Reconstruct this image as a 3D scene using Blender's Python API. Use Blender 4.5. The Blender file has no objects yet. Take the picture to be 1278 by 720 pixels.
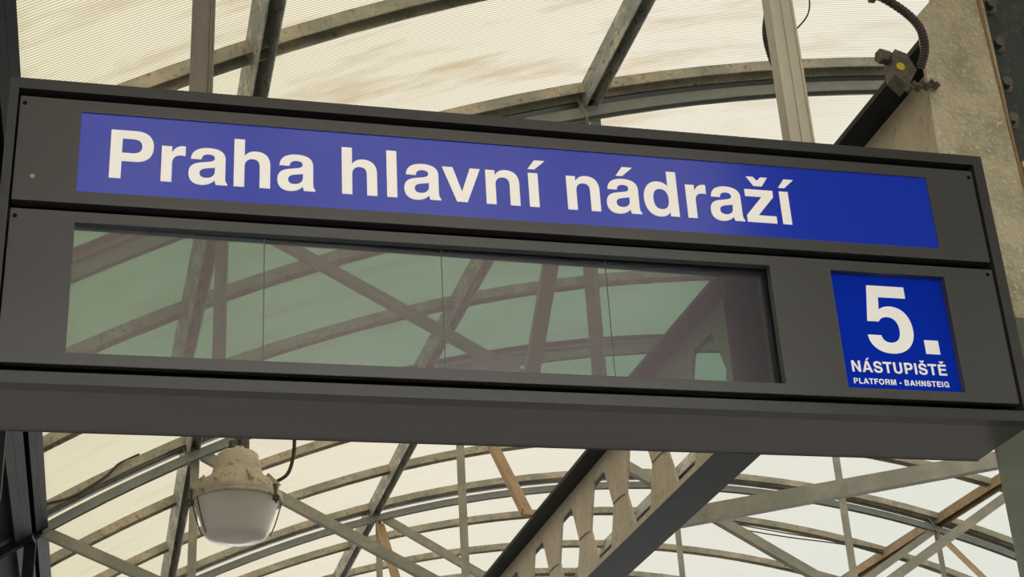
import bpy, bmesh, math, random
from mathutils import Matrix, Vector
random.seed(7)
C = bpy.context.scene.collection
SC = bpy.context.scene

# ------------------------------------------------------------------ camera
EYE = 1.6                                    # eye height above the platform
F = 1966.83                                  # focal length in pixels of a 1278-wide frame
RM = ((0.96973885, -0.05433445, -0.23802169),
      (-0.23774978, -0.43183481, -0.87005387),
      (-0.05551216, 0.90031465, -0.431685))
cd = bpy.data.cameras.new('camera'); cam = bpy.data.objects.new('camera', cd); C.objects.link(cam)
cd.sensor_width = 36; cd.lens = F / 1278 * 36; cd.clip_end = 300
cam.matrix_world = Matrix.Translation((0, 0, EYE)) @ Matrix(RM).to_4x4()
SC.camera = cam

# ------------------------------------------------------------------ light
SKY = 3.5
w = bpy.data.worlds.new('world'); SC.world = w; w.use_nodes = True
bg = w.node_tree.nodes['Background']         # even overcast sky
bg.inputs[0].default_value = (1.0, 0.985, 0.95, 1); bg.inputs[1].default_value = SKY
SC.view_settings.view_transform = 'Standard'; SC.view_settings.look = 'None'
SC.view_settings.gamma = 1; SC.view_settings.use_curve_mapping = False
SC.view_settings.exposure = 0.80
SC.cycles.max_bounces = 10; SC.cycles.diffuse_bounces = 7; SC.cycles.glossy_bounces = 4

# ------------------------------------------------------------------ materials
def mat(name):
    m = bpy.data.materials.new(name); m.use_nodes = True
    return m, m.node_tree, m.node_tree.nodes['Principled BSDF']
def pr(name, col, rough=.5, metal=0, spec=.5, coat=0):
    m, nt, b = mat(name)
    b.inputs['Base Color'].default_value = (*col, 1); b.inputs['Roughness'].default_value = rough
    b.inputs['Metallic'].default_value = metal; b.inputs['Specular IOR Level'].default_value = spec
    b.inputs['Coat Weight'].default_value = coat; b.inputs['Coat Roughness'].default_value = .02
    return m
def N(nt, t, **k):
    n = nt.nodes.new(t)
    for a, v in k.items(): setattr(n, a, v)
    return n
def worn(name, base, dust, scale=6, lo=.45, hi=.68, rough=.6, stretch=(1, 1, 1), third=None, fine=60, spec=.4, bump=.15):
    """painted steel with dust, flakes or rust: two noises mix the colours"""
    m, nt, b = mat(name); L = nt.links
    tc = N(nt, 'ShaderNodeTexCoord'); mp = N(nt, 'ShaderNodeMapping'); mp.inputs['Scale'].default_value = stretch
    L.new(tc.outputs['Object'], mp.inputs[0])
    n1 = N(nt, 'ShaderNodeTexNoise'); n1.inputs['Scale'].default_value = scale; n1.inputs['Detail'].default_value = 8
    n1.inputs['Roughness'].default_value = .7
    L.new(mp.outputs[0], n1.inputs[0])
    r1 = N(nt, 'ShaderNodeMapRange'); r1.inputs[1].default_value = lo; r1.inputs[2].default_value = hi
    L.new(n1.outputs[0], r1.inputs[0])
    mx = N(nt, 'ShaderNodeMix', data_type='RGBA'); mx.inputs[6].default_value = (*base, 1); mx.inputs[7].default_value = (*dust, 1)
    L.new(r1.outputs[0], mx.inputs[0]); out = mx.outputs[2]
    n2 = N(nt, 'ShaderNodeTexNoise'); n2.inputs['Scale'].default_value = fine; n2.inputs['Detail'].default_value = 4
    L.new(mp.outputs[0], n2.inputs[0])
    if third:
        r2 = N(nt, 'ShaderNodeMapRange'); r2.inputs[1].default_value = .56; r2.inputs[2].default_value = .72
        L.new(n2.outputs[0], r2.inputs[0])
        m2 = N(nt, 'ShaderNodeMix', data_type='RGBA'); m2.inputs[7].default_value = (*third, 1)
        L.new(r2.outputs[0], m2.inputs[0]); L.new(out, m2.inputs[6]); out = m2.outputs[2]
    L.new(out, b.inputs['Base Color'])
    b.inputs['Roughness'].default_value = rough; b.inputs['Specular IOR Level'].default_value = spec
    bp = N(nt, 'ShaderNodeBump'); bp.inputs['Strength'].default_value = bump; bp.inputs['Distance'].default_value = .01
    L.new(n2.outputs[0], bp.inputs['Height']); L.new(bp.outputs[0], b.inputs['Normal'])
    return m
M = {}
M['rib'] = worn('rib_paint', (.36, .35, .26), (.64, .53, .38), 3.5, .42, .62, .6, third=(.22, .19, .13), fine=30)
M['bar'] = worn('bar_paint', (.30, .315, .28), (.45, .42, .32), 4, .45, .7, .55, fine=40)
M['purlin'] = worn('purlin_paint', (.33, .34, .30), (.66, .60, .47), 9, .46, .6, .6, third=(.10, .08, .06), fine=45, stretch=(1, .35, 1))
M['purlin_rust'] = worn('rusty_purlin_paint', (.34, .21, .10), (.22, .17, .11), 5, .45, .65, .7, third=(.45, .38, .28), fine=25)
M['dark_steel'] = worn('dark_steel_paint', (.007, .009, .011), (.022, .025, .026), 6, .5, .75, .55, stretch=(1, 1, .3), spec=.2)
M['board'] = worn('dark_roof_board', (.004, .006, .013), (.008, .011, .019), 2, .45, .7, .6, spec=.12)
M['post'] = worn('post_paint', (.36, .345, .265), (.50, .45, .34), 5, .45, .65, .6)
M['rust'] = worn('rusty_brace', (.50, .34, .18), (.36, .26, .15), 7, .45, .7, .75, stretch=(1, 1, .3))
M['girder'] = worn('girder_paint', (.62, .53, .37), (.76, .63, .45), 5, .42, .66, .65, third=(.48, .40, .28), fine=30, stretch=(1, 1, .6))
M['flange'] = worn('flange_paint', (.008, .011, .0105), (.022, .027, .024), 7, .5, .75, .5, stretch=(.3, 2, 1), spec=.2)
M['column'] = worn('column_paint', (.40, .345, .21), (.64, .56, .37), 4.5, .38, .58, .7, third=(.74, .66, .47), fine=55, bump=1.0)
M['column_low'] = worn('green_column_paint', (.12, .135, .09), (.15, .15, .11), 5, .4, .66, .6, fine=40)
M['rust_edge'] = worn('rust_edge', (.36, .20, .08), (.20, .16, .10), 12, .45, .7, .8)
M['bracket'] = worn('bracket_paint', (.03, .042, .036), (.06, .07, .052), 5, .45, .7, .55, third=(.10, .09, .05), fine=40)
M['bolt'] = worn('bolt_steel', (.10, .085, .06), (.19, .16, .11), 40, .4, .7, .55)
M['brown'] = worn('brown_hose', (.055, .04, .03), (.09, .065, .05), 30, .4, .7, .5)
M['hanger'] = worn('hanger_paint', (.20, .165, .125), (.26, .22, .165), 6, .4, .7, .45, stretch=(1, 1, .2))
M['hanger_light'] = worn('pale_hanger_paint', (.62, .55, .42), (.72, .65, .51), 6, .4, .7, .5, stretch=(1, 1, .2))
M['cable'] = pr('black_cable', (.02, .018, .016), .5)
M['frame'] = worn('cabinet_paint', (.048, .045, .042), (.055, .052, .048), 4, .3, .7, .42, fine=220, spec=.5, bump=.02)
M['panel'] = worn('panel_paint', (.074, .070, .066), (.082, .078, .073), 3, .3, .7, .36, fine=240, spec=.55, bump=.02)
M['soffit'] = worn('soffit_paint', (.108, .085, .080), (.12, .094, .088), 5, .3, .7, .4, stretch=(.2, 4, 1), fine=150, spec=.6, bump=.02)
M['black'] = pr('black_void', (.004, .004, .005), .7, spec=.1)
M['chrome'] = pr('screw_steel', (.5, .47, .38), .35, 1)
M['yellow'] = pr('yellow_sticker', (.75, .55, .04), .5)
M['lampbody'] = worn('lamp_enamel', (.78, .68, .48), (.58, .47, .31), 9, .45, .7, .55, third=(.38, .28, .16), fine=34)
M['platform'] = worn('platform_paving', (.055, .054, .051), (.075, .073, .068), 1.2, .4, .7, .8)
M['wall'] = worn('dark_wall', (.03, .032, .036), (.045, .046, .05), 1, .4, .7, .8)

def lit(name, col, emit, sheen, rough):
    """backlit film under a satin acrylic cover"""
    m, nt, b = mat(name); L = nt.links
    b.inputs['Base Color'].default_value = (*col, 1); b.inputs['Roughness'].default_value = .6; b.inputs['Specular IOR Level'].default_value = 0
    b.inputs['Emission Color'].default_value = (*col, 1); b.inputs['Emission Strength'].default_value = emit
    g = N(nt, 'ShaderNodeBsdfGlossy'); g.inputs['Roughness'].default_value = rough; g.inputs['Color'].default_value = (*sheen, 1)
    a = N(nt, 'ShaderNodeAddShader'); L.new(b.outputs[0], a.inputs[0]); L.new(g.outputs[0], a.inputs[1])
    L.new(a.outputs[0], nt.nodes['Material Output'].inputs[0])
    return m
M['blue'] = lit('sign_blue_film', (.003, .022, .30), .26, (.13, .12, .06), .20)
M['white'] = lit('sign_white_film', (.76, .71, .63), .25, (.03, .03, .025), .30)
M['blue2'] = lit('number_blue_film', (.003, .021, .32), .19, (.010, .026, .03), .0)
M['white2'] = lit('number_white_film', (.76, .73, .66), .22, (.01, .02, .02), .0)

def mirror_screen():
    m, nt, b = mat('lcd_behind_glass'); L = nt.links
    b.inputs['Base Color'].default_value = (.035, .034, .042, 1); b.inputs['Roughness'].default_value = .6
    b.inputs['Specular IOR Level'].default_value = 0
    g = N(nt, 'ShaderNodeBsdfGlossy'); g.inputs['Roughness'].default_value = 0
    g.inputs['Color'].default_value = (.10, .215, .16, 1)                    # front glass
    h = N(nt, 'ShaderNodeBsdfGlossy'); h.inputs['Roughness'].default_value = .18
    h.inputs['Color'].default_value = (.185, .148, .155, 1)                     # matt liquid-crystal layer behind it
    a = N(nt, 'ShaderNodeAddShader'); a2 = N(nt, 'ShaderNodeAddShader')
    L.new(b.outputs[0], a.inputs[0]); L.new(g.outputs[0], a.inputs[1]); L.new(a.outputs[0], a2.inputs[0]); L.new(h.outputs[0], a2.inputs[1])
    L.new(a2.outputs[0], nt.nodes['Material Output'].inputs[0])
    return m
M['screen'] = mirror_screen()
M['joint'] = pr('lcd_joint', (.10, .11, .06), .4)

def sheet_mat():
    """fluted translucent roof sheet, yellowed by age towards the left side of the hall"""
    m, nt, b = mat('fluted_roof_sheet'); L = nt.links
    nt.nodes.remove(b)
    geo = N(nt, 'ShaderNodeNewGeometry'); sx = N(nt, 'ShaderNodeSeparateXYZ'); L.new(geo.outputs['Position'], sx.inputs[0])
    r = N(nt, 'ShaderNodeMapRange'); r.inputs[1].default_value = -1.0; r.inputs[2].default_value = 9.5
    L.new(sx.outputs[0], r.inputs[0])
    age = N(nt, 'ShaderNodeValToRGB'); L.new(r.outputs[0], age.inputs[0])
    e = age.color_ramp.elements
    e[0].position = 0; e[0].color = (.164, .154, .111, 1); e[1].position = 1; e[1].color = (.165, .169, .157, 1)
    x = age.color_ramp.elements.new(.38); x.color = (.181, .170, .143, 1)
    # flutes run along the arch
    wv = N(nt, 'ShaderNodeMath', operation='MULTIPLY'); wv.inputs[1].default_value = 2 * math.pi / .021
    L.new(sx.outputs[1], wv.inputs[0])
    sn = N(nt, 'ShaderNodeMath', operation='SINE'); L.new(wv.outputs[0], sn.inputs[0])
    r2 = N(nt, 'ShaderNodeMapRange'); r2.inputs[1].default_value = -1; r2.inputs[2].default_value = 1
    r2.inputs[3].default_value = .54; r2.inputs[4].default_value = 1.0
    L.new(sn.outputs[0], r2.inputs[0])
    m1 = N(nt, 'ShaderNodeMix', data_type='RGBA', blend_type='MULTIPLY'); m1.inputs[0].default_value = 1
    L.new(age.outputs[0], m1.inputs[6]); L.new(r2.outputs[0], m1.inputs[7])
    # dirt: long streaks along the flutes and brownish blotches
    mp = N(nt, 'ShaderNodeMapping'); mp.inputs['Scale'].default_value = (.7, 3.2, .7); L.new(geo.outputs['Position'], mp.inputs[0])
    n1 = N(nt, 'ShaderNodeTexNoise'); n1.inputs['Scale'].default_value = 1.6; n1.inputs['Detail'].default_value = 8; n1.inputs['Roughness'].default_value = .62; L.new(mp.outputs[0], n1.inputs[0])
    r3 = N(nt, 'ShaderNodeMapRange'); r3.inputs[1].default_value = .50; r3.inputs[2].default_value = .76; r3.inputs[4].default_value = .85
    L.new(n1.outputs[0], r3.inputs[0])
    old = N(nt, 'ShaderNodeMapRange'); old.inputs[1].default_value = 8.3; old.inputs[2].default_value = 9.5   # the older, dirtier sheets on this side
    old.inputs[3].default_value = 1; old.inputs[4].default_value = .28; L.new(sx.outputs[1], old.inputs[0])
    rx = N(nt, 'ShaderNodeMapRange'); rx.inputs[1].default_value = 2.5; rx.inputs[2].default_value = 5.0; rx.inputs[3].default_value = 1; rx.inputs[4].default_value = .35
    L.new(sx.outputs[0], rx.inputs[0])
    k1 = N(nt, 'ShaderNodeMath', operation='MULTIPLY'); L.new(r3.outputs[0], k1.inputs[0]); L.new(old.outputs[0], k1.inputs[1])
    k2 = N(nt, 'ShaderNodeMath', operation='MULTIPLY'); L.new(k1.outputs[0], k2.inputs[0]); L.new(rx.outputs[0], k2.inputs[1])
    m2 = N(nt, 'ShaderNodeMix', data_type='RGBA'); m2.inputs[7].default_value = (.09, .067, .038, 1)
    L.new(k2.outputs[0], m2.inputs[0]); L.new(m1.outputs[2], m2.inputs[6])
    t = N(nt, 'ShaderNodeBsdfTranslucent'); L.new(m2.outputs[2], t.inputs[0])
    L.new(t.outputs[0], nt.nodes['Material Output'].inputs[0])
    return m
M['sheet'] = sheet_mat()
def bowl_mat():
    m, nt, b = mat('opal_bowl'); L = nt.links
    b.inputs['Base Color'].default_value = (.93, .90, .84, 1); b.inputs['Roughness'].default_value = .25
    t = N(nt, 'ShaderNodeBsdfTranslucent'); t.inputs[0].default_value = (.98, .96, .92, 1)
    a = N(nt, 'ShaderNodeMixShader'); a.inputs[0].default_value = .5
    L.new(b.outputs[0], a.inputs[1]); L.new(t.outputs[0], a.inputs[2]); L.new(a.outputs[0], nt.nodes['Material Output'].inputs[0])
    return m
M['bowl'] = bowl_mat()
M['added_reflector'] = pr('added_white_reflector', (.9, .89, .86), .5)

# ------------------------------------------------------------------ helpers (heights below are relative to the eye)
def link(name, me, m=None, parent=None, loc=(0, 0, 0)):
    o = bpy.data.objects.new(name, me); C.objects.link(o); o.location = loc
    if m is not None and me is not None and not me.materials: me.materials.append(M[m] if isinstance(m, str) else m)
    if parent: o.parent = parent
    return o
def tag(o, label=None, cat=None, group=None, kind=None):
    if label: o['label'] = label
    if cat: o['category'] = cat
    if group: o['group'] = group
    if kind: o['kind'] = kind
    return o
def empty(name, loc=(0, 0, 0)):
    o = bpy.data.objects.new(name, None); C.objects.link(o); o.location = (loc[0], loc[1], loc[2]); o.empty_display_size = .1
    return o
def mesh(name, v, f, smooth=False):
    me = bpy.data.meshes.new(name); me.from_pydata([(a[0], a[1], a[2] + EYE) for a in v], [], f); me.update()
    bm = bmesh.new(); bm.from_mesh(me); bmesh.ops.recalc_face_normals(bm, faces=bm.faces); bm.to_mesh(me); bm.free()
    if smooth: me.polygons.foreach_set('use_smooth', [True] * len(me.polygons))
    return me
BF = [(0, 1, 2, 3), (7, 6, 5, 4), (0, 4, 5, 1), (1, 5, 6, 2), (2, 6, 7, 3), (3, 7, 4, 0)]
def boxes(*bs):
    v, f = [], []
    for x0, x1, y0, y1, z0, z1 in bs:
        n = len(v)
        v += [(x0, y0, z0), (x1, y0, z0), (x1, y1, z0), (x0, y1, z0), (x0, y0, z1), (x1, y0, z1), (x1, y1, z1), (x0, y1, z1)]
        f += [tuple(n + i for i in q) for q in BF]
    return v, f
def box(name, b, m, parent=None, bevel=0):
    me = mesh(name, *boxes(b))
    if bevel:
        bm = bmesh.new(); bm.from_mesh(me)
        bmesh.ops.bevel(bm, geom=bm.edges[:], offset=bevel, segments=2, affect='EDGES', profile=.5); bm.to_mesh(me); bm.free()
    return link(name, me, m, parent)
def beam(a, b, wd, ht, side=(0, 1, 0)):
    """solid bar from a to b, wd across `side`, ht across the third direction"""
    a, b = Vector(a), Vector(b); d = (b - a).normalized(); s = Vector(side); s = (s - d * s.dot(d)).normalized(); u = d.cross(s)
    v = []
    for p in (a, b):
        for i, j in ((-1, -1), (1, -1), (1, 1), (-1, 1)): v.append(p + s * wd / 2 * i + u * ht / 2 * j)
    return [tuple(x) for x in v], BF
def angle_bar(a, b, wd, ht, t=.012, side=(0, 1, 0)):
    """L-section bar: one leg flat, one leg standing"""
    a, b = Vector(a), Vector(b); d = (b - a).normalized(); s = Vector(side); s = (s - d * s.dot(d)).normalized(); u = d.cross(s)
    if u.z < 0: u = -u
    prof = [(-.5 * wd, -.5 * ht), (.5 * wd, -.5 * ht), (.5 * wd, -.5 * ht + t), (-.5 * wd + t, -.5 * ht + t), (-.5 * wd + t, .5 * ht), (-.5 * wd, .5 * ht)]
    n = len(prof); v = [tuple(p + s * i + u * j) for p in (a, b) for i, j in prof]
    f = [(i, (i + 1) % n, n + (i + 1) % n, n + i) for i in range(n)] + [(0, 1, 2, 3), (0, 3, 4, 5), (n, n + 3, n + 2, n + 1), (n, n + 5, n + 4, n + 3)]
    return v, f
def tube(pts, r, k=8, sub=6):
    P = [Vector(p) for p in pts]; Q = []
    if sub > 1 and len(P) > 2:                                     # Catmull-Rom
        E_ = [P[0] * 2 - P[1]] + P + [P[-1] * 2 - P[-2]]
        for i in range(1, len(E_) - 2):
            for j in range(sub):
                t = j / sub; a, b, c, d = E_[i - 1:i + 3]
                Q.append(.5 * ((2 * b) + (c - a) * t + (2 * a - 5 * b + 4 * c - d) * t * t + (3 * b - a - 3 * c + d) * t ** 3))
        Q.append(P[-1])
    else: Q = P
    v, f = [], []; ref = Vector((0.3, .2, 1)).normalized()
    for i, p in enumerate(Q):
        d = (Q[min(i + 1, len(Q) - 1)] - Q[max(i - 1, 0)]).normalized()
        s = d.cross(ref); s = s.normalized() if s.length > .05 else d.cross(Vector((1, 0, 0))).normalized(); u = d.cross(s)
        rr = r(i / (len(Q) - 1), i) if callable(r) else r
        for j in range(k): v.append(tuple(p + (s * math.cos(2 * math.pi * j / k) + u * math.sin(2 * math.pi * j / k)) * rr))
    for i in range(len(Q) - 1):
        for j in range(k): f.append((i * k + j, i * k + (j + 1) % k, (i + 1) * k + (j + 1) % k, (i + 1) * k + j))
    f += [tuple(range(k)), tuple(range(len(v) - k, len(v)))]
    return v, f
def lathe(cx, cy, prof, k=40, cap=True):
    v, f = [], []
    for r, z in prof:
        for j in range(k): v.append((cx + r * math.cos(2 * math.pi * j / k), cy + r * math.sin(2 * math.pi * j / k), z))
    for i in range(len(prof) - 1):
        for j in range(k): f.append((i * k + j, i * k + (j + 1) % k, (i + 1) * k + (j + 1) % k, (i + 1) * k + j))
    if cap: f += [tuple(range(k)), tuple(range(len(v) - k, len(v)))]
    return v, f
def join(*vf):
    v, f = [], []
    for a, b in vf:
        n = len(v); v += list(a); f += [tuple(n + i for i in q) for q in b]
    return v, f
def part(name, vf, m, parent, smooth=False, label=None):
    o = link(name, mesh(name, *vf, smooth=smooth), m, parent)
    if label: o['label'] = label
    return o
def prism(poly, axis, a, b):
    """extrude a 2-D outline between a and b along axis x or y"""
    n = len(poly); mk = (lambda p, t: (t, p[0], p[1])) if axis == 'x' else (lambda p, t: (p[0], t, p[1]))
    v = [mk(p, a) for p in poly] + [mk(p, b) for p in poly]
    return v, [(i, (i + 1) % n, n + (i + 1) % n, n + i) for i in range(n)] + [tuple(range(n)), tuple(range(2 * n - 1, n - 1, -1))]
def hexbolt(c, r, h, k=6, d=(0, -1, 0)):
    c = Vector(c); d = Vector(d)
    v, f = tube([c, c + d * h], r, k, 1)
    return v, f

# ------------------------------------------------------------------ the vault
R = 13.0; XC = .4866 * R; ZC = -.5377 * R
def on_arc(deg, r=R):
    a = math.radians(deg); return XC + r * math.sin(a), ZC + r * math.cos(a)
def roof_z(x, r=R): return ZC + math.sqrt(r * r - (x - XC) ** 2)
def arc_bar(r0, r1, y0, y1, a0, a1, n=64):
    v, f = [], []
    for i in range(n + 1):
        a = a0 + (a1 - a0) * i / n
        for r, y in ((r1, y0), (r1, y1), (r0, y1), (r0, y0)):
            x, z = on_arc(a, r); v.append((x, y, z))
    for i in range(n):
        for j in range(4): f.append((i * 4 + j, i * 4 + (j + 1) % 4, i * 4 + 4 + (j + 1) % 4, i * 4 + 4 + j))
    f += [(0, 1, 2, 3), (4 * n + 3, 4 * n + 2, 4 * n + 1, 4 * n)]
    return v, f
def arc_channel(r0, r1, y0, y1, a0, a1, n=64, t=.010):
    """downward-open channel bent along the arch"""
    pf = [(r0, y0), (r0, y1), (r1, y1), (r1, y1 - t), (r0 - t, y1 - t), (r0 - t, y0 + t), (r1, y0 + t), (r1, y0)]
    v, f, m = [], [], len(pf)
    for i in range(n + 1):
        for r, y in pf:
            x, z = on_arc(a0 + (a1 - a0) * i / n, r); v.append((x, y, z))
    for i in range(n):
        for j in range(m): f.append((i * m + j, i * m + (j + 1) % m, (i + 1) * m + (j + 1) % m, (i + 1) * m + j))
    for o in (0, n * m): f += [(o, o + 5, o + 6, o + 7), (o, o + 1, o + 4, o + 5), (o + 1, o + 2, o + 3, o + 4)]
    return v, f
KS = list(range(-12, 11))
RIB = {k: (.6245 + .1097 * k) * R for k in KS}
for k, q in {-1: .5157, 0: .6221, 3: .9551, 4: 1.0711, 5: 1.1827, 6: 1.282, 7: 1.3927, 8: 1.5017, 9: 1.605}.items(): RIB[k] = q * R
AEND = 48
PUR = [(-33.0, .14), (-32.3, .10), (-26.29, .105), (-15.70, .105), (0.55, .105), (15.57, .105), (26, .105), (37, .105)]
Y_BACK, Y_FAR = RIB[-12], RIB[10]

fl = box('floor', (-40, 60, -45, 75, -EYE - .3, -EYE), 'platform'); tag(fl, kind='structure')
xl, zl = on_arc(-AEND)
wl = box('wall_left', (xl - .3, xl, Y_BACK, Y_FAR, -EYE, -.5), 'wall'); tag(wl, kind='structure')
# ceiling: the opaque dark eaves on both sides, with the sheets and boards as its pieces
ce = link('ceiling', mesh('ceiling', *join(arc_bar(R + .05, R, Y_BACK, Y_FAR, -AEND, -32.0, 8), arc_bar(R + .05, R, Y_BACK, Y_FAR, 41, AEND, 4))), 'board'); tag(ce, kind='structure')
def sheet_mesh(name, a0, a1, n):
    v, f = [], []
    for i in range(n + 1):
        x, z = on_arc(a0 + (a1 - a0) * i / n, R + .004)
        v += [(x, 0, z), (x, 1, z)]
    f = [(2 * i, 2 * i + 1, 2 * i + 3, 2 * i + 2) for i in range(n)]
    return mesh(name, v, f, True)
cuts = [-32.0, -25.93, -15.28, 0.55, 15.57, 26, 41]
SHEETS = [sheet_mesh('roof_sheet', a, b, max(4, int((b - a) / 1.6))) for a, b in zip(cuts, cuts[1:])]
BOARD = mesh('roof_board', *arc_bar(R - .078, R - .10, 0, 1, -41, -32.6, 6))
for k in KS[:-1]:
    y0, y1 = RIB[k] + .06, RIB[k + 1] + .058
    for me in SHEETS:
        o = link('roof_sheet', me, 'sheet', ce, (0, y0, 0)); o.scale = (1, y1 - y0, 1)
    o = link('roof_board', BOARD, 'board', ce, (0, y0, 0)); o.scale = (1, y1 - y0 - .01, 1)

# ribs and main arches --------------------------------------------------
NODE = {'A': on_arc(-25.93), 'B': on_arc(-15.28), 'D': on_arc(.55), 'C': on_arc(15.57), 'E': on_arc(26)}
LOW = 3.33                                                # height of the bottom tie of the arches
rib_label = {
 -8: 'roof rib mirrored in the display as second arc below the broad top-left band',
 -7: 'roof rib mirrored in the display as first arc below the broad top-left band',
 -2: 'single roof rib just above the top edge of the picture, behind the sign',
 -1: 'single curved steel rib crossing the top left of the picture above the sign',
  1: 'single roof rib just past the double arch above the sign, hidden by the sign',
  2: 'short visible end of a single rib right of the dark beams, directly under the sign',
  4: 'single roof rib passing behind the top of the bell lamp',
  5: 'single roof rib second below the lower left double arch, above the middle double arch',
  7: 'single roof rib next below the middle double arch under the sign',
  8: 'single roof rib two below the middle double arch, lowest single one in view',
  10: 'single roof rib beyond the bottom edge of the picture',
}
arch_label = {
 -12: 'double steel arch far behind the viewer, out of frame',
 -9: 'double steel arch mirrored as the lowest arc along the display\'s bottom edge',
 -6: 'double steel arch mirrored as the broad band in the display\'s top left corner',
 -3: 'double steel arch directly above the sign, out of frame',
  0: 'double steel arch crossing above the sign, left of the rusty clamp',
  3: 'double steel arch at lower left, its lower bar meeting the dark beams',
  6: 'double steel arch under the sign with a rusty brace at each end',
  9: 'double steel arch at the bottom edge, seen through the holes of the girder',
}
def main_arch(k):
    y = RIB[k]
    t = empty('main_arch', (0, 0, 0))
    tag(t, arch_label[k], 'arch', 'double arches of the vault')
    part('upper_rib', arc_channel(R, R - .072, y, y + .12, -AEND, AEND), 'rib', t)
    part('black_strip', arc_bar(R - .03, R - .078, y + .121, y + .19, -AEND, AEND), 'cable', t, label='black strip beside the upper rib')  # black band between the upper rib and the lower bar
    part('lower_bar', arc_channel(R - .125, R - .195, y + .10, y + .17, -32.3, AEND), 'bar', t)
    part('lower_bar', arc_channel(R - .125, R - .195, y + .10, y + .17, -AEND, -32.35, 12), 'dark_steel', t, label='left end of the lower bar, shade put into its dark colour')  # same bar in a dark colour that stands in for the dim left side
    for a, _ in PUR[1:6]:
        x, z = on_arc(a - .25, R - .11)
        part('clamp', tube([(x - .05, y + .085, z + .06), (x - .02, y + .085, z), (x + .02, y + .085, z - .10), (x + .03, y + .13, z - .11)], .008, 5, 1), 'bar', t)
    if k == -3: return
    yt = y + .24
    for q in 'ABDCE':
        x, z = NODE[q]
        part('post', angle_bar((x, yt, LOW), (x, yt, z - .12), .07, .07, .012, (0, 1, 0)), 'post', t)
    for a, b in (('A', 'B'), ('B', 'D'), ('C', 'D'), ('E', 'C')):
        if k == 0 and a == 'B': continue
        xa, za = NODE[a]; xb, _ = NODE[b]
        part('diagonal', angle_bar((xa + .06 * (1 if xb > xa else -1), yt - .07, za - .16), (xb, yt - .07, LOW + .02), .07, .085, .012, (0, 1, 0)), 'post', t)
    xa, za = on_arc(-32.3); xb, _ = NODE['A']
    if k > 0: part('diagonal', angle_bar((xa + .06, yt - .07, za - .12), (xb, yt - .07, LOW + .02), .07, .085, .012, (0, 1, 0)), 'post', t)
    part('post', angle_bar((xa, yt, LOW - .6), (xa, yt, za - .12), .09, .09, .012, (0, 1, 0)), 'dark_steel', t)
    part('bottom_tie', beam((NODE['A'][0], yt + .05, LOW), (2.93, yt + .05, LOW), .06, .07), 'post', t)
    part('bottom_tie', beam((3.20, yt + .05, LOW), (NODE['E'][0], yt + .05, LOW), .06, .07), 'post', t)
    for q in ('BC' if k else ''):                                        # rusty knee braces, running along the hall
        x, z = NODE[q]; dz = z - .22 - 3.44
        part('knee_brace', angle_bar((x, yt - .12, z - .22), (x, yt - .12 - dz * 1.06, 3.44), .10, .06, .012, (1, 0, 0)), 'rust', t, label='rusty orange knee brace')
for k in KS:
    if k % 3 == 0: main_arch(k)
    else:
        o = link('roof_rib', mesh('roof_rib', *arc_channel(R, R - .075, RIB[k], RIB[k] + .12, -AEND, AEND)), 'rib')
        if k in rib_label: tag(o, rib_label[k], 'rib', 'single ribs of the vault')
        elif k > -6: tag(o, 'single roof rib overhead between the viewer and the sign, above the picture', 'rib', 'ribs above the viewer')
        else: tag(o, 'single roof rib behind the viewer, out of frame', 'rib', 'ribs behind the viewer')

# purlins -----------------------------------------------------------------
pl = ['outer of the two dark steel beams along the left edge, beside the dark boarding',
      'inner of the two dark steel beams along the left edge, bordering the pale sheets',
      'left long purlin with flaking pale side, running down behind the bell lamp',
      'middle long purlin with grey flaking side, crossing behind the upper centre of the sign',
      'long purlin seen through the openings of the perforated girder',
      'rust-brown long purlin at the lower right, beside the column',
      'long purlin right of the rust-brown one, hidden behind the column',
      'outermost long purlin towards the right eaves, out of frame']
for i, (a, wd) in enumerate(PUR):
    ca, sa = math.cos(math.radians(a)), math.sin(math.radians(a)); h = .135 if i > 1 else .17; v = []
    k = wd / 2; e = .01
    if i < 2: e = k - .0005
    pf = [(-k, 0), (k, 0), (k, -h), (k - e, -h), (k - e, -e), (e - k, -e), (e - k, -h), (-k, -h)]
    for y in (Y_BACK, Y_FAR):
        for t, d in pf:
            r = R - .002 + d; v.append((XC + r * sa + t * ca, y, ZC + r * ca - t * sa))
    f = [(j, (j + 1) % 8, 8 + (j + 1) % 8, 8 + j) for j in range(8)]
    for o in (0, 8): f += [(o, o + 5, o + 6, o + 7), (o, o + 1, o + 4, o + 5), (o + 1, o + 2, o + 3, o + 4)]
    o = link('purlin', mesh('purlin', v, f), ['dark_steel', 'dark_steel', 'purlin', 'purlin', 'purlin', 'purlin_rust', 'purlin', 'purlin'][i])
    tag(o, pl[i], 'purlin', 'long purlins of the vault')

# castellated girder ---------------------------------------------------------
GX = 3.065; GT, GB = 3.40, 2.64; GM = 3.02; P_ = .776
g = empty('castellated_girder', (GX, 4.6, GM + EYE)); g.location = (0, 0, 0)
tag(g, 'perforated steel girder with six-sided openings running from the column down behind the sign', 'girder')
g2 = empty('castellated_girder'); tag(g2, 'perforated steel girder in front of the sign, seen only mirrored at the display\'s right', 'girder')
for o, ya, yz in ((g, 4.462, 26), (g2, -10.0, 1.70)):
    part('top_flange', boxes((GX - .13, GX + .13, ya, yz, GT, GT + .025)), 'flange', o, label='dark green top flange')
    part('bottom_flange', boxes((GX - .125, GX + .13, ya, yz, GB, GB + .03)), 'flange', o, label='dark green bottom flange')
    part('flange_edge', boxes((GX - .128, GX - .125, ya, yz, GB, GB + .032)), 'girder', o, label='pale lit edge of the bottom flange')  # pale strip puts the light on the flange edge into its colour
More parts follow.
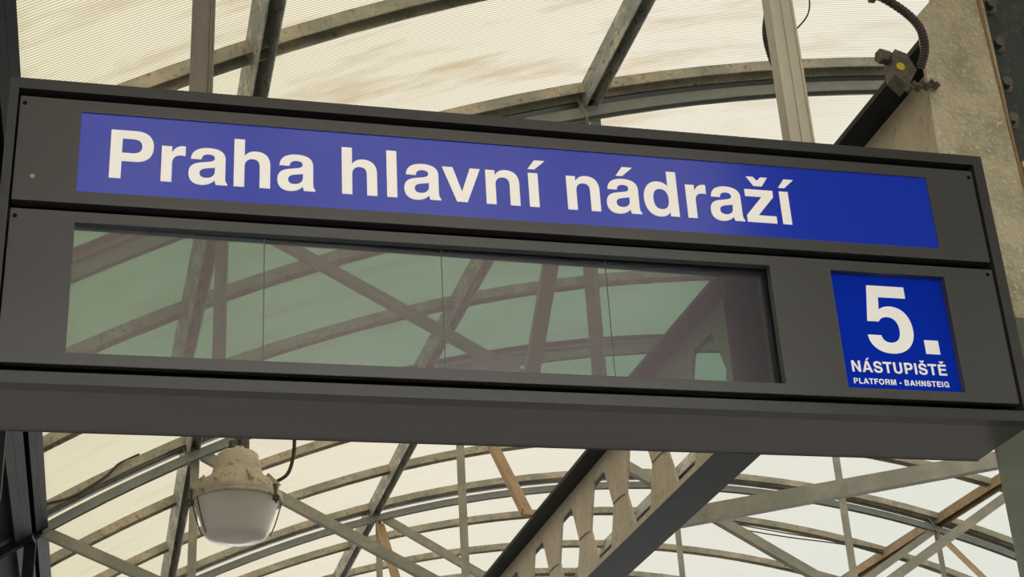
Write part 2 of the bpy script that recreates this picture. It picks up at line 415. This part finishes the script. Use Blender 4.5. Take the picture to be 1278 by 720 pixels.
def web(y0, y1, holes):
    """web plate with hexagonal openings, built from the posts between the openings"""
    t = .014; v, f = [], []
    hx = []                                               # hole outlines, (y,z): near, top near, top far, far, bottom far, bottom near
    for c in holes: hx.append([(c - .255, GM), (c - .12, GM + .285), (c + .12, GM + .285), (c + .255, GM), (c + .12, GM - .285), (c - .12, GM - .285)])
    z0, z1 = GB + .03, GT
    quads = []
    last = None
    for i, h in enumerate(hx):
        lt = (y0, y0, y0) if i == 0 else (hx[i - 1][2][0], hx[i - 1][3][0], hx[i - 1][4][0])
        quads += [[(lt[1], GM), h[0], h[1], (lt[0], GM + .285)], [(lt[2], GM - .285), h[5], h[0], (lt[1], GM)]]
        quads += [[(lt[0], GM + .285), h[1], (h[1][0], z1), (lt[0], z1)], [h[1], h[2], (h[2][0], z1), (h[1][0], z1)]]
        quads += [[(lt[2], z0), (h[5][0], z0), h[5], (lt[2], GM - .285)], [(h[5][0], z0), (h[4][0], z0), h[4], h[5]]]
    h = hx[-1]
    quads += [[h[3], (y1, GM), (y1, GM + .285), h[2]], [h[4], (y1, GM - .285), (y1, GM), h[3]], [h[2], (y1, GM + .285), (y1, z1), (h[2][0], z1)], [(h[4][0], z0), (y1, z0), (y1, GM - .285), h[4]]]
    bm = bmesh.new(); cache = {}
    def V(p):
        q = (round(p[0], 4), round(p[1], 4))
        if q not in cache: cache[q] = bm.verts.new((GX - t / 2, p[0], p[1] + EYE))
        return cache[q]
    for q in quads: bm.faces.new([V(p) for p in q])
    r = bmesh.ops.extrude_face_region(bm, geom=bm.faces[:])
    for e in r['geom']:
        if isinstance(e, bmesh.types.BMVert): e.co.x += t
    bmesh.ops.recalc_face_normals(bm, faces=bm.faces)
    me = bpy.data.meshes.new('web'); bm.to_mesh(me); bm.free()
    return me
HOLE0 = 9.335
near = [HOLE0 + P_ * i for i in range(-5, 20)]
link('web', web(4.462, 26, near), 'girder', g)
back = [1.0 - P_ * i for i in range(14)][::-1]
link('web', web(-10.0, 1.70, back), 'girder', g2)
for i in range(-4, 8):                                    # weld seam across each web post
    y = HOLE0 + P_ * (i + .5)
    part('weld_seam', tube([(GX - .010, y - .125, GM - .01), (GX - .011, y - .03, GM + .006), (GX - .010, y + .125, GM + .008)], .0035, 5, 3), 'bolt', g)

# column ---------------------------------------------------------------------
YC = 4.44
c = empty('steel_column', (3.03, YC + .2, 0)); c.location = (0, 0, 0)
tag(c, 'olive painted steel column with rusty edges standing at the right end of the sign', 'column')
part('front_plate', prism([(2.864, 2.2), (2.866, 2.9), (2.892, 3.469), (2.965, 3.549), (3.0, 3.75), (3.02, 5.35), (3.17, 5.35), (3.165, 3.57), (3.186, 2.7), (3.188, 2.2)], 'y', YC, YC + .018), 'column', c)
part('lower_plate', prism([(2.861, -EYE), (2.864, 2.198), (3.188, 2.198), (3.19, -EYE)], 'y', YC, YC + .018), 'column_low', c, label='darker green lower plate')
part('rusty_edge', prism([(3.186, 2.2), (3.186, 2.7), (3.1655, 3.57), (3.166, 4.2), (3.176, 4.2), (3.176, 3.57), (3.197, 2.7), (3.197, 2.2)], 'y', YC - .004, YC + .02), 'rust_edge', c, label='rusty orange edge of the front plate')
part('side_plate', boxes((3.1955, 3.2055, YC + .018, YC + .10, -EYE, 5.35)), 'column', c)
part('side_bracket', prism([(3.214, 2.85), (4.6, 2.85), (4.6, 5.0), (3.214, 5.0)], 'y', YC + .10, YC + .12), 'bracket', c, label='dark green bolted bracket plate')
part('bracket_lip', boxes((3.206, 3.214, YC + .02, YC + .10, 2.85, 5.0)), 'bracket', c)
part('bracket_shelf', boxes((3.206, 4.6, YC, YC + .12, 2.825, 2.85)), 'column', c)
part('lower_stiffener', boxes((3.198, 4.6, YC + .12, YC + .135, 2.0, 2.825)), 'flange', c)
for q, (x, z) in enumerate([(3.272, 3.434), (3.268, 3.248), (3.258, 3.085), (3.275, 3.62)]):
    part('washer', tube([(x + .006, YC + .10, z), (x + .006, YC + .092, z)], .034, 14, 1), 'bolt', c)
    part('bolt', tube([(x, YC + .095, z), (x, YC + .06, z)], .023, 6, 1), 'bolt', c)
# unseen dark column added to darken the right end of the display's reflection
dark_stand_in = empty('steel_column', (0, 0, 0)); YK = 1.72
tag(dark_stand_in, 'dark green steel column with broad haunch plate, seen only mirrored at the display\'s right end', 'column')
part('front_plate', boxes((2.87, 3.19, YK, YK + .018, -EYE, 5.45)), 'bracket', dark_stand_in)
part('web', boxes((3.05, 3.065, YK + .018, YK + .14, -EYE, 5.4)), 'bracket', dark_stand_in)
part('rear_plate', boxes((3.0, 3.20, YK + .14, YK + .155, -EYE, 5.4)), 'bracket', dark_stand_in)
part('added_dark_box', boxes((3.2, 4.1, YK + .02, YK + .30, .3, 2.84)), 'bracket', dark_stand_in, label='dark box added to darken the reflection')
part('added_haunch', prism([(3.2, 2.85), (4.0, 2.95), (4.16, 3.43), (5.6, 3.43), (5.6, 5.6), (3.2, 5.3)], 'y', YK + .10, YK + .12), 'bracket', dark_stand_in, label='dark haunch added to darken the reflection')
# clamp at the girder's flange beside the column
cl = empty('beam_clamp'); tag(cl, 'rusty beam clamp with yellow sticker on the flange left of the column', 'clamp')
part('jaw', join(prism([(2.735, 3.17), (2.78, 3.12), (2.83, 3.20), (2.80, 3.27), (2.755, 3.285), (2.735, 3.25)], 'y', YC - .02, YC + .05)), 'bolt', cl)
part('hex_head', tube([(2.695, YC, 3.262), (2.74, YC + .01, 3.262)], .029, 6, 1), 'bolt', cl)
part('sticker', tube([(2.762, YC - .019, 3.205), (2.762, YC - .026, 3.205)], .017, 16, 1), 'yellow', cl, label='round yellow sticker')
for i in range(7):
    x = 2.775 + .019 * i; z = 3.105 + .004 * i + (.012 if i % 2 else 0)
    part('chain_link', tube([(x, YC - .012, z), (x + .012, YC - .035, z + .01)], .013, 6, 1), 'bolt', cl)

# hoses and thin cables at the column -----------------------------------------
ring = lambda t, i: .0155 + (.0022 if i % 2 else 0)
hs = link('corrugated_hose', mesh('corrugated_hose', *tube([(2.30, YC - .1, 3.56), (2.42, YC - .1, 3.53), (2.529, YC - .1, 3.497), (2.659, YC - .1, 3.470), (2.766, YC - .1, 3.408), (2.825, YC - .1, 3.335), (2.842, YC - .08, 3.255), (2.828, YC - .05, 3.19)], ring, 10, 14)), 'brown')
tag(hs, 'brown corrugated hose arching from the top of the frame to the column', 'hose')
lp = link('corrugated_hose', mesh('corrugated_hose', *tube([(2.36, YC - .02, 3.62), (2.29, YC, 3.50), (2.262, YC, 3.40), (2.244, YC, 3.31), (2.25, YC, 3.22), (2.275, YC, 3.12)], lambda t, i: .011 + (.0018 if i % 2 else 0), 8, 14)), 'cable')
tag(lp, 'black corrugated hose loop peeping out left of the pale right hanger', 'hose')
th = link('thin_cable', mesh('thin_cable', *tube([(2.45, YC, 3.62), (2.448, YC, 3.50), (2.43, YC, 3.42), (2.377, YC, 3.351), (2.33, YC, 3.31)], .003, 6, 6)), 'cable')
tag(th, 'thin black cable curving right of the pale right hanger', 'cable')
part('tie_tag', boxes((2.63, 2.655, YC - .13, YC - .10, 3.425, 3.465)), 'hanger', hs, label='small tan tape tag')

# transverse strut from the girder to the right --------------------------------
st = link('cross_strut', mesh('cross_strut', *angle_bar((3.199, 8.32, .3243 * 8.32), (5.75, 8.32, .3843 * 8.32), .08, .10, .02, (0, 1, 0))), 'post')
tag(st, 'olive cross strut rising from the girder to the right, behind the sign\'s lower corner', 'strut')

# ------------------------------------------------------------------ bell lamp
LX, LY = .530, 6.765
kz = LY / 6.7
def lz(z): return z * kz
lamp = empty('bell_lamp', (0, 0, 0)); tag(lamp, 'dirty cream bell lamp with opal bowl hanging below the left half of the sign', 'lamp')
hp = [(.028, 2.458), (.040, 2.455), (.046, 2.434), (.050, 2.431), (.080, 2.430), (.091, 2.420), (.110, 2.345), (.116, 2.322), (.124, 2.318), (.130, 2.303), (.150, 2.299), (.163, 2.290), (.172, 2.272), (.188, 2.255), (.198, 2.238), (.201, 2.215), (.194, 2.205), (.186, 2.206)]
part('housing', lathe(LX, LY, [(r, lz(z)) for r, z in hp], 48), 'lampbody', lamp, True)
bp_ = [(.184, 2.212), (.184, 2.198), (.178, 2.185), (.140, 2.062), (.132, 2.048), (.118, 2.040), (.06, 2.037), (.002, 2.036)]
part('added_reflector', lathe(LX, LY, [(.002, lz(2.214)), (.183, lz(2.2135)), (.183, lz(2.2105)), (.002, lz(2.210))], 32), 'added_reflector', lamp)  # unseen white disc, added to brighten the bowl from inside
part('bowl', lathe(LX, LY, [(r, lz(z)) for r, z in bp_], 48, False), 'bowl', lamp, True, label='frosted opal bowl')
part('rim_ring', lathe(LX, LY, [(.188, lz(2.215)), (.201, lz(2.214)), (.202, lz(2.200)), (.189, lz(2.198)), (.188, lz(2.215))], 48, False), 'lampbody', lamp, True)
for i in range(8):
    a = 2 * math.pi * (i + .3) / 8; q = []
    for r, z in ((.148, 2.306), (.203, 2.248)): q.append((LX + r * math.cos(a), LY + r * math.sin(a), lz(z)))
    part('lug', beam(q[0], q[1], .018, .022, (-math.sin(a), math.cos(a), 0)), 'lampbody', lamp)
for a in (3.3, 5.6, 1.2):
    x, y = LX + .200 * math.cos(a), LY + .200 * math.sin(a)
    part('clip', join(beam((x, y, lz(2.25)), (x, y, lz(2.175)), .018, .014, (-math.sin(a), math.cos(a), 0)), tube([(x, y, lz(2.2)), (x + .02 * math.cos(a), y + .02 * math.sin(a), lz(2.19)), (x + .004 * math.cos(a), y, lz(2.165))], .005, 5, 3)), 'bolt', lamp)
for a in (3.25, 3.6, 6.1):
    part('guard_wire', tube([(LX + .199 * math.cos(a), LY + .199 * math.sin(a), lz(2.20)), (LX + .170 * math.cos(a), LY + .170 * math.sin(a), lz(2.10)), (LX + .148 * math.cos(a), LY + .148 * math.sin(a), lz(2.045))], .003, 5, 3), 'bolt', lamp)
part('gland', join(tube([(LX - .02, LY - .02, lz(2.445)), (LX - .02, LY - .02, lz(2.48))], .022, 6, 1), tube([(LX + .025, LY - .01, lz(2.445)), (LX + .025, LY - .01, lz(2.49))], .026, 6, 1)), 'bolt', lamp)
part('hanging_rod', join(tube([(LX, LY, lz(2.44)), (LX, LY, 3.48)], .007, 8, 1), prism([(LX - .035, lz(2.56)), (LX + .035, lz(2.56)), (LX + .008, lz(2.49)), (LX - .008, lz(2.49))], 'y', LY - .006, LY + .006)), 'bolt', lamp)
part('conduit', tube([(1.2, LY, 3.455), (.95, LY, 3.45), (.83, LY, 3.38), (.795, LY, lz(2.9)), (.785, LY, lz(2.55)), (.779, LY, lz(2.43)), (.755, LY, lz(2.345)), (.705, LY, lz(2.306)), (.65, LY, lz(2.29))], .0085, 8, 6), 'brown', lamp, True)

part('carrier_pipe', tube([(.40, LY, 3.49), (3.10, LY, 3.49)], .024, 12, 1), 'post', lamp)
part('pipe_saddle', boxes((2.97, 3.16, LY - .05, LY + .05, 3.425, 3.468)), 'bolt', lamp)
# loose cables along the arches --------------------------------------------------
yb = RIB[3] - .02
def arcp(a, r, y): x, z = on_arc(a, r); return (x, y, z)
cb = link('roof_cable', mesh('roof_cable', *tube([arcp(-31.8, R - .03, yb), arcp(-31.0, R - .075, yb), arcp(-30.3, R - .07, yb), arcp(-29.6, R - .05, yb), arcp(-28.9, R - .0, yb - .01), arcp(-28.2, R - .0, yb - .01)], .011, 6, 6)), 'brown')
tag(cb, 'brown cable sagging along the lower left double arch beside the dark posts', 'cable')
yf = RIB[7] - .03
for d in (0, .05):
    o = link('roof_cable', mesh('roof_cable', *tube([arcp(3.4, R - .06, yf), arcp(6, R - .13 - d, yf), arcp(9, R - .15 - d, yf), arcp(12, R - .12 - d * .6, yf), arcp(15.2, R - .07, yf)], .008, 6, 6)), 'brown')
    tag(o, ('upper' if d == 0 else 'lower') + ' of two thin slack cables under the roof, right of the girder', 'cable', 'slack cables right of the girder')

# ------------------------------------------------------------------ the sign
Y0, Y1 = 4.0, 4.36
FX0, FX1, FZ0, FZ1 = -.350, 2.735, 1.630, 2.571
sg = empty('platform_sign', (0, 0, 0)); tag(sg, 'wide dark grey hanging station sign with blue name panel and dark display', 'sign')
part('frame_bar', boxes((FX0, FX1, Y0, Y1, 2.536, FZ1)), 'frame', sg)
part('frame_bar', boxes((FX0, FX1, Y0, Y0 + .05, FZ0, 1.664)), 'frame', sg)
part('frame_bar', boxes((FX0, -.325, Y0, Y1, 1.664, 2.536)), 'frame', sg)
part('frame_bar', boxes((2.700, FX1, Y0, Y1, 1.664, 2.536)), 'frame', sg)
part('housing', boxes((-.324, 2.699, 4.09, 4.35, 1.645, 2.535)), 'black', sg)
part('soffit_panel', boxes((FX0 + .004, FX1 - .004, 4.051, 4.172, FZ0, FZ0 + .012)), 'soffit', sg)
part('soffit_panel', boxes((FX0 + .004, FX1 - .004, 4.1745, Y1, FZ0 + .001, FZ0 + .012)), 'soffit', sg)
part('back_panel', boxes((FX0, FX1, Y1, Y1 + .004, FZ0, FZ1)), 'frame', sg)
def plate(x0, x1, z0, z1, holes, ya, yb_):
    xs = sorted({x0, x1, *[h[0] for h in holes], *[h[1] for h in holes]}); zs = sorted({z0, z1, *[h[2] for h in holes], *[h[3] for h in holes]})
    solid = lambda i, j: 0 <= i < len(xs) - 1 and 0 <= j < len(zs) - 1 and not any(h[0] <= xs[i] < h[1] and h[2] <= zs[j] < h[3] for h in holes)
    v, f = [], []
    def q(*p):
        n = len(v); v.extend(p); f.append((n, n + 1, n + 2, n + 3))
    for i in range(len(xs) - 1):
        for j in range(len(zs) - 1):
            if not solid(i, j): continue
            a, b, c_, d = xs[i], xs[i + 1], zs[j], zs[j + 1]
            q((a, ya, c_), (b, ya, c_), (b, ya, d), (a, ya, d)); q((a, yb_, d), (b, yb_, d), (b, yb_, c_), (a, yb_, c_))
            if not solid(i - 1, j): q((a, ya, d), (a, yb_, d), (a, yb_, c_), (a, ya, c_))
            if not solid(i + 1, j): q((b, ya, c_), (b, yb_, c_), (b, yb_, d), (b, ya, d))
            if not solid(i, j - 1): q((a, yb_, c_), (b, yb_, c_), (b, ya, c_), (a, ya, c_))
            if not solid(i, j + 1): q((a, ya, d), (b, ya, d), (b, yb_, d), (a, yb_, d))
    me = bpy.data.meshes.new('plate'); me.from_pydata([(p[0], p[1], p[2] + EYE) for p in v], [], f); me.update()
    bm = bmesh.new(); bm.from_mesh(me); bmesh.ops.remove_doubles(bm, verts=bm.verts, dist=1e-5); bm.to_mesh(me); bm.free()
    return me
BP = (-.148, 2.520, 2.2162, 2.4755)                         # blue name panel
DP = (-.146, 1.921, 1.7245, 2.1165)                         # display opening
NP = (2.1245, 2.516, 1.7205, 2.1140)                        # number opening
YP = 4.006
dp1 = link('door_panel', plate(-.319, 2.6925, 2.177, 2.5145, [BP], YP, YP + .04), 'panel', sg)
dp2 = link('door_panel', plate(-.319, 2.6925, 1.6888, 2.1507, [DP, NP], YP, YP + .028), 'panel', sg)
for o in (dp1, dp2):
    bv = o.modifiers.new('bevel', 'BEVEL'); bv.width = .0022; bv.segments = 2; bv.limit_method = 'ANGLE'
npn = part('name_panel', boxes((BP[0] - .01, BP[1] + .01, YP + .005, YP + .012, BP[2] - .01, BP[3] + .01)), 'blue', sg, label='blue panel with white lettering')
for x, z, s in ((-.305, 2.490, 'black'), (-.268, 2.254, 'chrome'), (-.305, 2.126, 'black'), (2.677, 2.489, 'black'), (2.673, 2.132, 'black')):
    part('screw', tube([(x, YP + .001, z), (x, YP - .002, z)], .0065 if s == 'chrome' else .0062, 12, 1), s, sg)
# lettering: outlines of a bold grotesque, 1000 units to the em
def bez(p0, a, b, p1, n=10):
    return [tuple((1 - t) ** 3 * p0[i] + 3 * (1 - t) ** 2 * t * a[i] + 3 * (1 - t) * t * t * b[i] + t ** 3 * p1[i] for i in (0, 1)) for t in [(j + 1) / n for j in range(n)]]
def path(s):
    pts = []
    for q in s.split('|'):
        n = [float(x) for x in q.split()]
        if len(n) == 2: pts.append((n[0], n[1]))
        else: pts += bez(pts[-1], (n[0], n[1]), (n[2], n[3]), (n[4], n[5]))
    return pts
A_ = ['538 0|390 0|380 18 374 40 372 64|325 10 266 -14 195 -14|95 -14 30 50 30 152|30 252 80 300 178 318|292 338|345 348 368 362 368 398|368 432 338 450 288 450|230 450 200 424 194 368|56 368|62 484 142 546 290 546|434 546 510 488 510 388|510 112|510 62 520 38 538 24',
      '372 262|372 196|372 132 322 94 254 94|204 94 174 118 174 162|174 208 202 226 260 238|322 250 352 250 372 262']
def acute(x): return ['%d 592|%d 592|%d 738|%d 738' % (x, x + 98, x + 256, x + 102)]
GL = {
 'P': (667, ['73 0|73 720|385 720|545 720 627 640 627 492|627 344 545 258 395 258|223 258|223 0', '223 383|223 596|356 596|440 596 478 560 478 490|478 420 440 383 356 383']),
 'r': (389, ['64 0|64 532|198 532|198 440|228 508 278 546 340 546|352 546 364 545 374 542|374 398|356 402 340 404 322 404|246 404 204 362 204 282|204 0']),
 'a': (556, A_), 'á': (556, A_ + acute(196)),
 'h': (611, ['65 0|65 718|205 718|205 466|238 520 288 546 352 546|478 546 546 474 546 336|546 0|406 0|406 316|406 392 374 428 312 428|246 428 205 384 205 308|205 0']),
 'n': (611, ['65 0|65 532|199 532|199 458|236 518 288 546 352 546|478 546 546 474 546 336|546 0|406 0|406 316|406 392 374 428 312 428|246 428 205 384 205 308|205 0']),
 'l': (278, ['69 0|69 718|209 718|209 0']),
 'í': (278, ['69 0|69 532|209 532|209 0'] + acute(68)),
 'v': (556, ['8 532|158 532|279 158|402 532|547 532|352 0|204 0']),
 'd': (611, ['546 0|546 718|406 718|406 478|368 524 318 546 256 546|122 546 34 436 34 268|34 98 122 -14 256 -14|322 -14 374 10 412 64|412 0', '290 428|214 428 174 370 174 266|174 162 214 104 290 104|366 104 406 162 406 266|406 370 366 428 290 428']),
 'ž': (500, ['22 0|22 108|284 416|32 416|32 532|468 532|468 426|204 116|478 116|478 0', '82 742|190 742|248 680|306 742|414 742|312 592|184 592']),
 '5': (556, ['100 709|498 709|498 586|204 586|190 452|222 478 262 490 312 490|442 490 522 388 522 242|522 86 416 -14 264 -14|128 -14 38 60 30 176|172 176|180 126 212 100 262 100|334 100 378 152 378 238|378 324 334 374 268 374|222 374 192 358 170 322|48 322']),
 'N': (722, ['69 0|69 718|220 718|508 238|508 718|653 718|653 0|503 0|214 482|214 0']),
 'A': (722, ['20 0|276 718|446 718|702 0|545 0|496 147|222 147|174 0', '268 270|360 544|451 270']),
 'S': (667, ['39 233|39 75 150 -14 336 -14|520 -14 630 76 630 212|630 330 552 386 410 418|290 446|222 462 198 482 198 522|198 572 246 602 322 602|408 602 454 570 460 502|604 502|602 642 496 732 330 732|158 732 54 642 54 508|54 390 128 326 268 294|398 264|460 250 484 228 484 192|484 138 434 108 344 108|244 108 190 152 184 233']),
 'T': (611, ['14 718|598 718|598 590|380 590|380 0|231 0|231 590|14 590']),
 'U': (722, ['72 718|222 718|222 270|222 166 266 112 361 112|456 112 500 166 500 270|500 718|650 718|650 260|650 84 548 -14 361 -14|174 -14 72 84 72 260']),
 'I': (278, ['64 0|64 718|214 718|214 0']),
 'E': (667, ['76 0|76 718|621 718|621 590|226 590|226 434|586 434|586 312|226 312|226 128|628 128|628 0']),
 'L': (611, ['80 0|80 718|230 718|230 128|583 128|583 0']),
 'F': (611, ['74 0|74 718|587 718|587 590|224 590|224 426|542 426|542 302|224 302|224 0']),
 'O': (778, ['40 359|40 590 184 732 389 732|594 732 738 590 738 359|738 128 594 -14 389 -14|184 -14 40 128 40 359', '194 359|194 200 270 114 389 114|508 114 584 200 584 359|584 518 508 604 389 604|270 604 194 518 194 359']),
 'R': (722, ['76 0|76 718|430 718|590 718 668 642 668 520|668 432 624 366 546 338|628 304 654 250 656 150|658 70 664 40 690 22|690 0|526 0|512 24 508 60 506 132|504 238 470 280 372 280|226 280|226 0', '226 404|226 596|402 596|480 596 518 562 518 500|518 438 480 404 402 404']),
 'M': (833, ['69 0|69 718|280 718|418 190|554 718|764 718|764 0|628 0|628 560|484 0|350 0|206 560|206 0']),
 'B': (722, ['76 0|76 718|408 718|562 718 646 644 646 534|646 458 608 404 546 378|624 352 668 292 668 208|668 76 572 0 410 0', '226 436|226 596|390 596|462 596 498 568 498 516|498 464 462 436 390 436', '226 122|226 318|400 318|478 318 516 284 516 220|516 156 478 122 400 122']),
 'H': (722, ['71 0|71 718|221 718|221 442|501 442|501 718|651 718|651 0|501 0|501 314|221 314|221 0']),
 'G': (778, ['44 356|44 582 188 732 400 732|578 732 692 638 708 488|558 488|542 560 486 604 402 604|276 604 198 508 198 356|198 206 276 114 402 114|500 114 560 162 572 262|404 262|404 382|712 382|712 0|612 0|598 78|550 18 484 -14 396 -14|186 -14 44 134 44 356']),
 '-': (333, ['30 214|30 344|304 344|304 214']),
 '.': (278, ['64 0|64 146|214 146|214 0']), ' ': (278, []),
}
def lettering(text, x0, z0, sx, sz, y, m, parent, depth=.0012, track=0):
    adv = 0
    for ch in text:
        wd, cs = GL[ch]
        if cs:
            cu = bpy.data.curves.new('letter', 'CURVE'); cu.dimensions = '2D'; cu.fill_mode = 'BOTH'; cu.extrude = depth / 2
            for s in cs:
                p = path(s); sp = cu.splines.new('POLY'); sp.points.add(len(p) - 1); sp.use_cyclic_u = True
                for q, (a, b) in zip(sp.points, p): q.co = ((adv + a) * sx, b * sz, 0, 1)
            tmp = bpy.data.objects.new('tmp', cu); C.objects.link(tmp); bpy.context.view_layer.update()
            me = bpy.data.meshes.new_from_object(tmp.evaluated_get(bpy.context.evaluated_depsgraph_get()))
            bpy.data.objects.remove(tmp); me.materials.clear(); me.name = 'letter'
            me.transform(Matrix.Translation((x0, y, z0 + EYE)) @ Matrix.Rotation(math.pi / 2, 4, 'X'))
            link('letter', me, m, parent)
        adv += wd + track
    return adv - track
def caps(text, x0, x1, z0, cap, y, m, parent, track=30):
    wds = [GL[c][0] for c in text]; tot = sum(wds) + track * (len(text) - 1) - 73 - 45
    k = (x1 - x0) / tot
    lettering(text, x0 - 73 * k, z0, k, cap / 718, y, m, parent, .0008, track)
def caron(x): return ['%d 922|%d 922|%d 858|%d 922|%d 922|%d 776|%d 776' % (x - 165, x - 62, x, x + 62, x + 165, x + 62, x - 62)]
GL['Á'] = (722, GL['A'][1] + ['312 776|410 922|568 922|414 776']); GL['Š'] = (667, GL['S'][1] + caron(334)); GL['Ě'] = (667, GL['E'][1] + caron(350))
sx = .2174e-3; sz = .2204e-3
lettering('Praha hlavní nádraží', -.0625 - 73 * sx, 2.268, sx, sz, YP + .0042, 'white', npn)

# platform number panel, set back in its opening
YN = YP + .030; q = YN / 4.0
nn = part('number_panel', boxes((NP[0] - .012, NP[1] + .012, YN, YN + .01, NP[2] - .006, NP[3] + .012)), 'blue2', sg, label='blue number panel with white lettering')
lettering('5.', 2.2025 * q, 1.8395 * q, .3175e-3 * q, .3165e-3 * q, YN - .0012, 'white2', nn)
caps('NÁSTUPIŠTĚ', 2.1415 * q, 2.4575 * q, 1.7698 * q, .0368, YN - .0008, 'white2', nn, 20)
caps('PLATFORM - BAHNSTEIG', 2.1405 * q, 2.4575 * q, 1.7312 * q, .0182, YN - .0008, 'white2', nn, 40)

# display: four dark screens behind one opening, very slightly turned in the case
YD = YP + .038; YAW, TILT = .0128, 0.0
xc_, zc_ = (DP[0] + DP[1]) / 2, (DP[2] + DP[3]) / 2
RT = Matrix.Rotation(YAW, 4, 'Z') @ Matrix.Rotation(TILT, 4, 'X')
def turned(vf):
    v, f = vf; T = Vector((xc_, YD, zc_))
    return [tuple(RT @ (Vector(p) - T) + T) for p in v], f
js = [DP[0] - .03, .3795, .8965, 1.4045, DP[1] + .03]
for a, b in zip(js, js[1:]):
    part('display_screen', turned(boxes((a + .0015, b - .0015, YD, YD + .006, DP[2] - .03, DP[3] + .03))), 'screen', sg)
for x in js[1:-1]:
    part('screen_joint', turned(boxes((x - .0015, x + .0015, YD - .0005, YD + .005, DP[2] - .03, DP[3] + .012))), 'joint', sg)

# hangers ------------------------------------------------------------------------
def hanger(x0, x1, y0, y1, xk, ma, mb, label, lean=0):
    h = empty('sign_hanger'); tag(h, label, 'hanger', 'posts the sign hangs from')
    zt = roof_z((x0 + x1) / 2) - .005
    part('front_face', boxes((x0, xk, y0, y1, FZ1, zt)), ma, h)
    part('channel_lip', boxes((xk + .001, x1, y0 + .006, y1, FZ1, zt)), mb, h)
    part('edge_bead', boxes((x0 - .004, x0 + .004, y0 - .006, y0 + .004, FZ1, zt), (xk - .003, xk + .003, y0 - .008, y0 + .004, FZ1, zt), (x1 - .004, x1 + .003, y0 - .004, y0 + .01, FZ1, zt)), ma, h)
    part('foot_plate', boxes((x0 - .01, x1 + .01, y0 - .01, y1 + .02, FZ1, FZ1 + .008)), 'frame', h)
    return h
YH = 4.17
hanger(.0385 * YH, .0540 * YH, YH, YH + .06, .0520 * YH, 'hanger', 'hanger', 'brown-grey steel post holding up the left part of the sign')
hanger(.5138 * YH, .5338 * YH, YH, YH + .06, .5236 * YH, 'hanger_light', 'hanger_light', 'pale two-tone steel post holding up the right part of the sign')
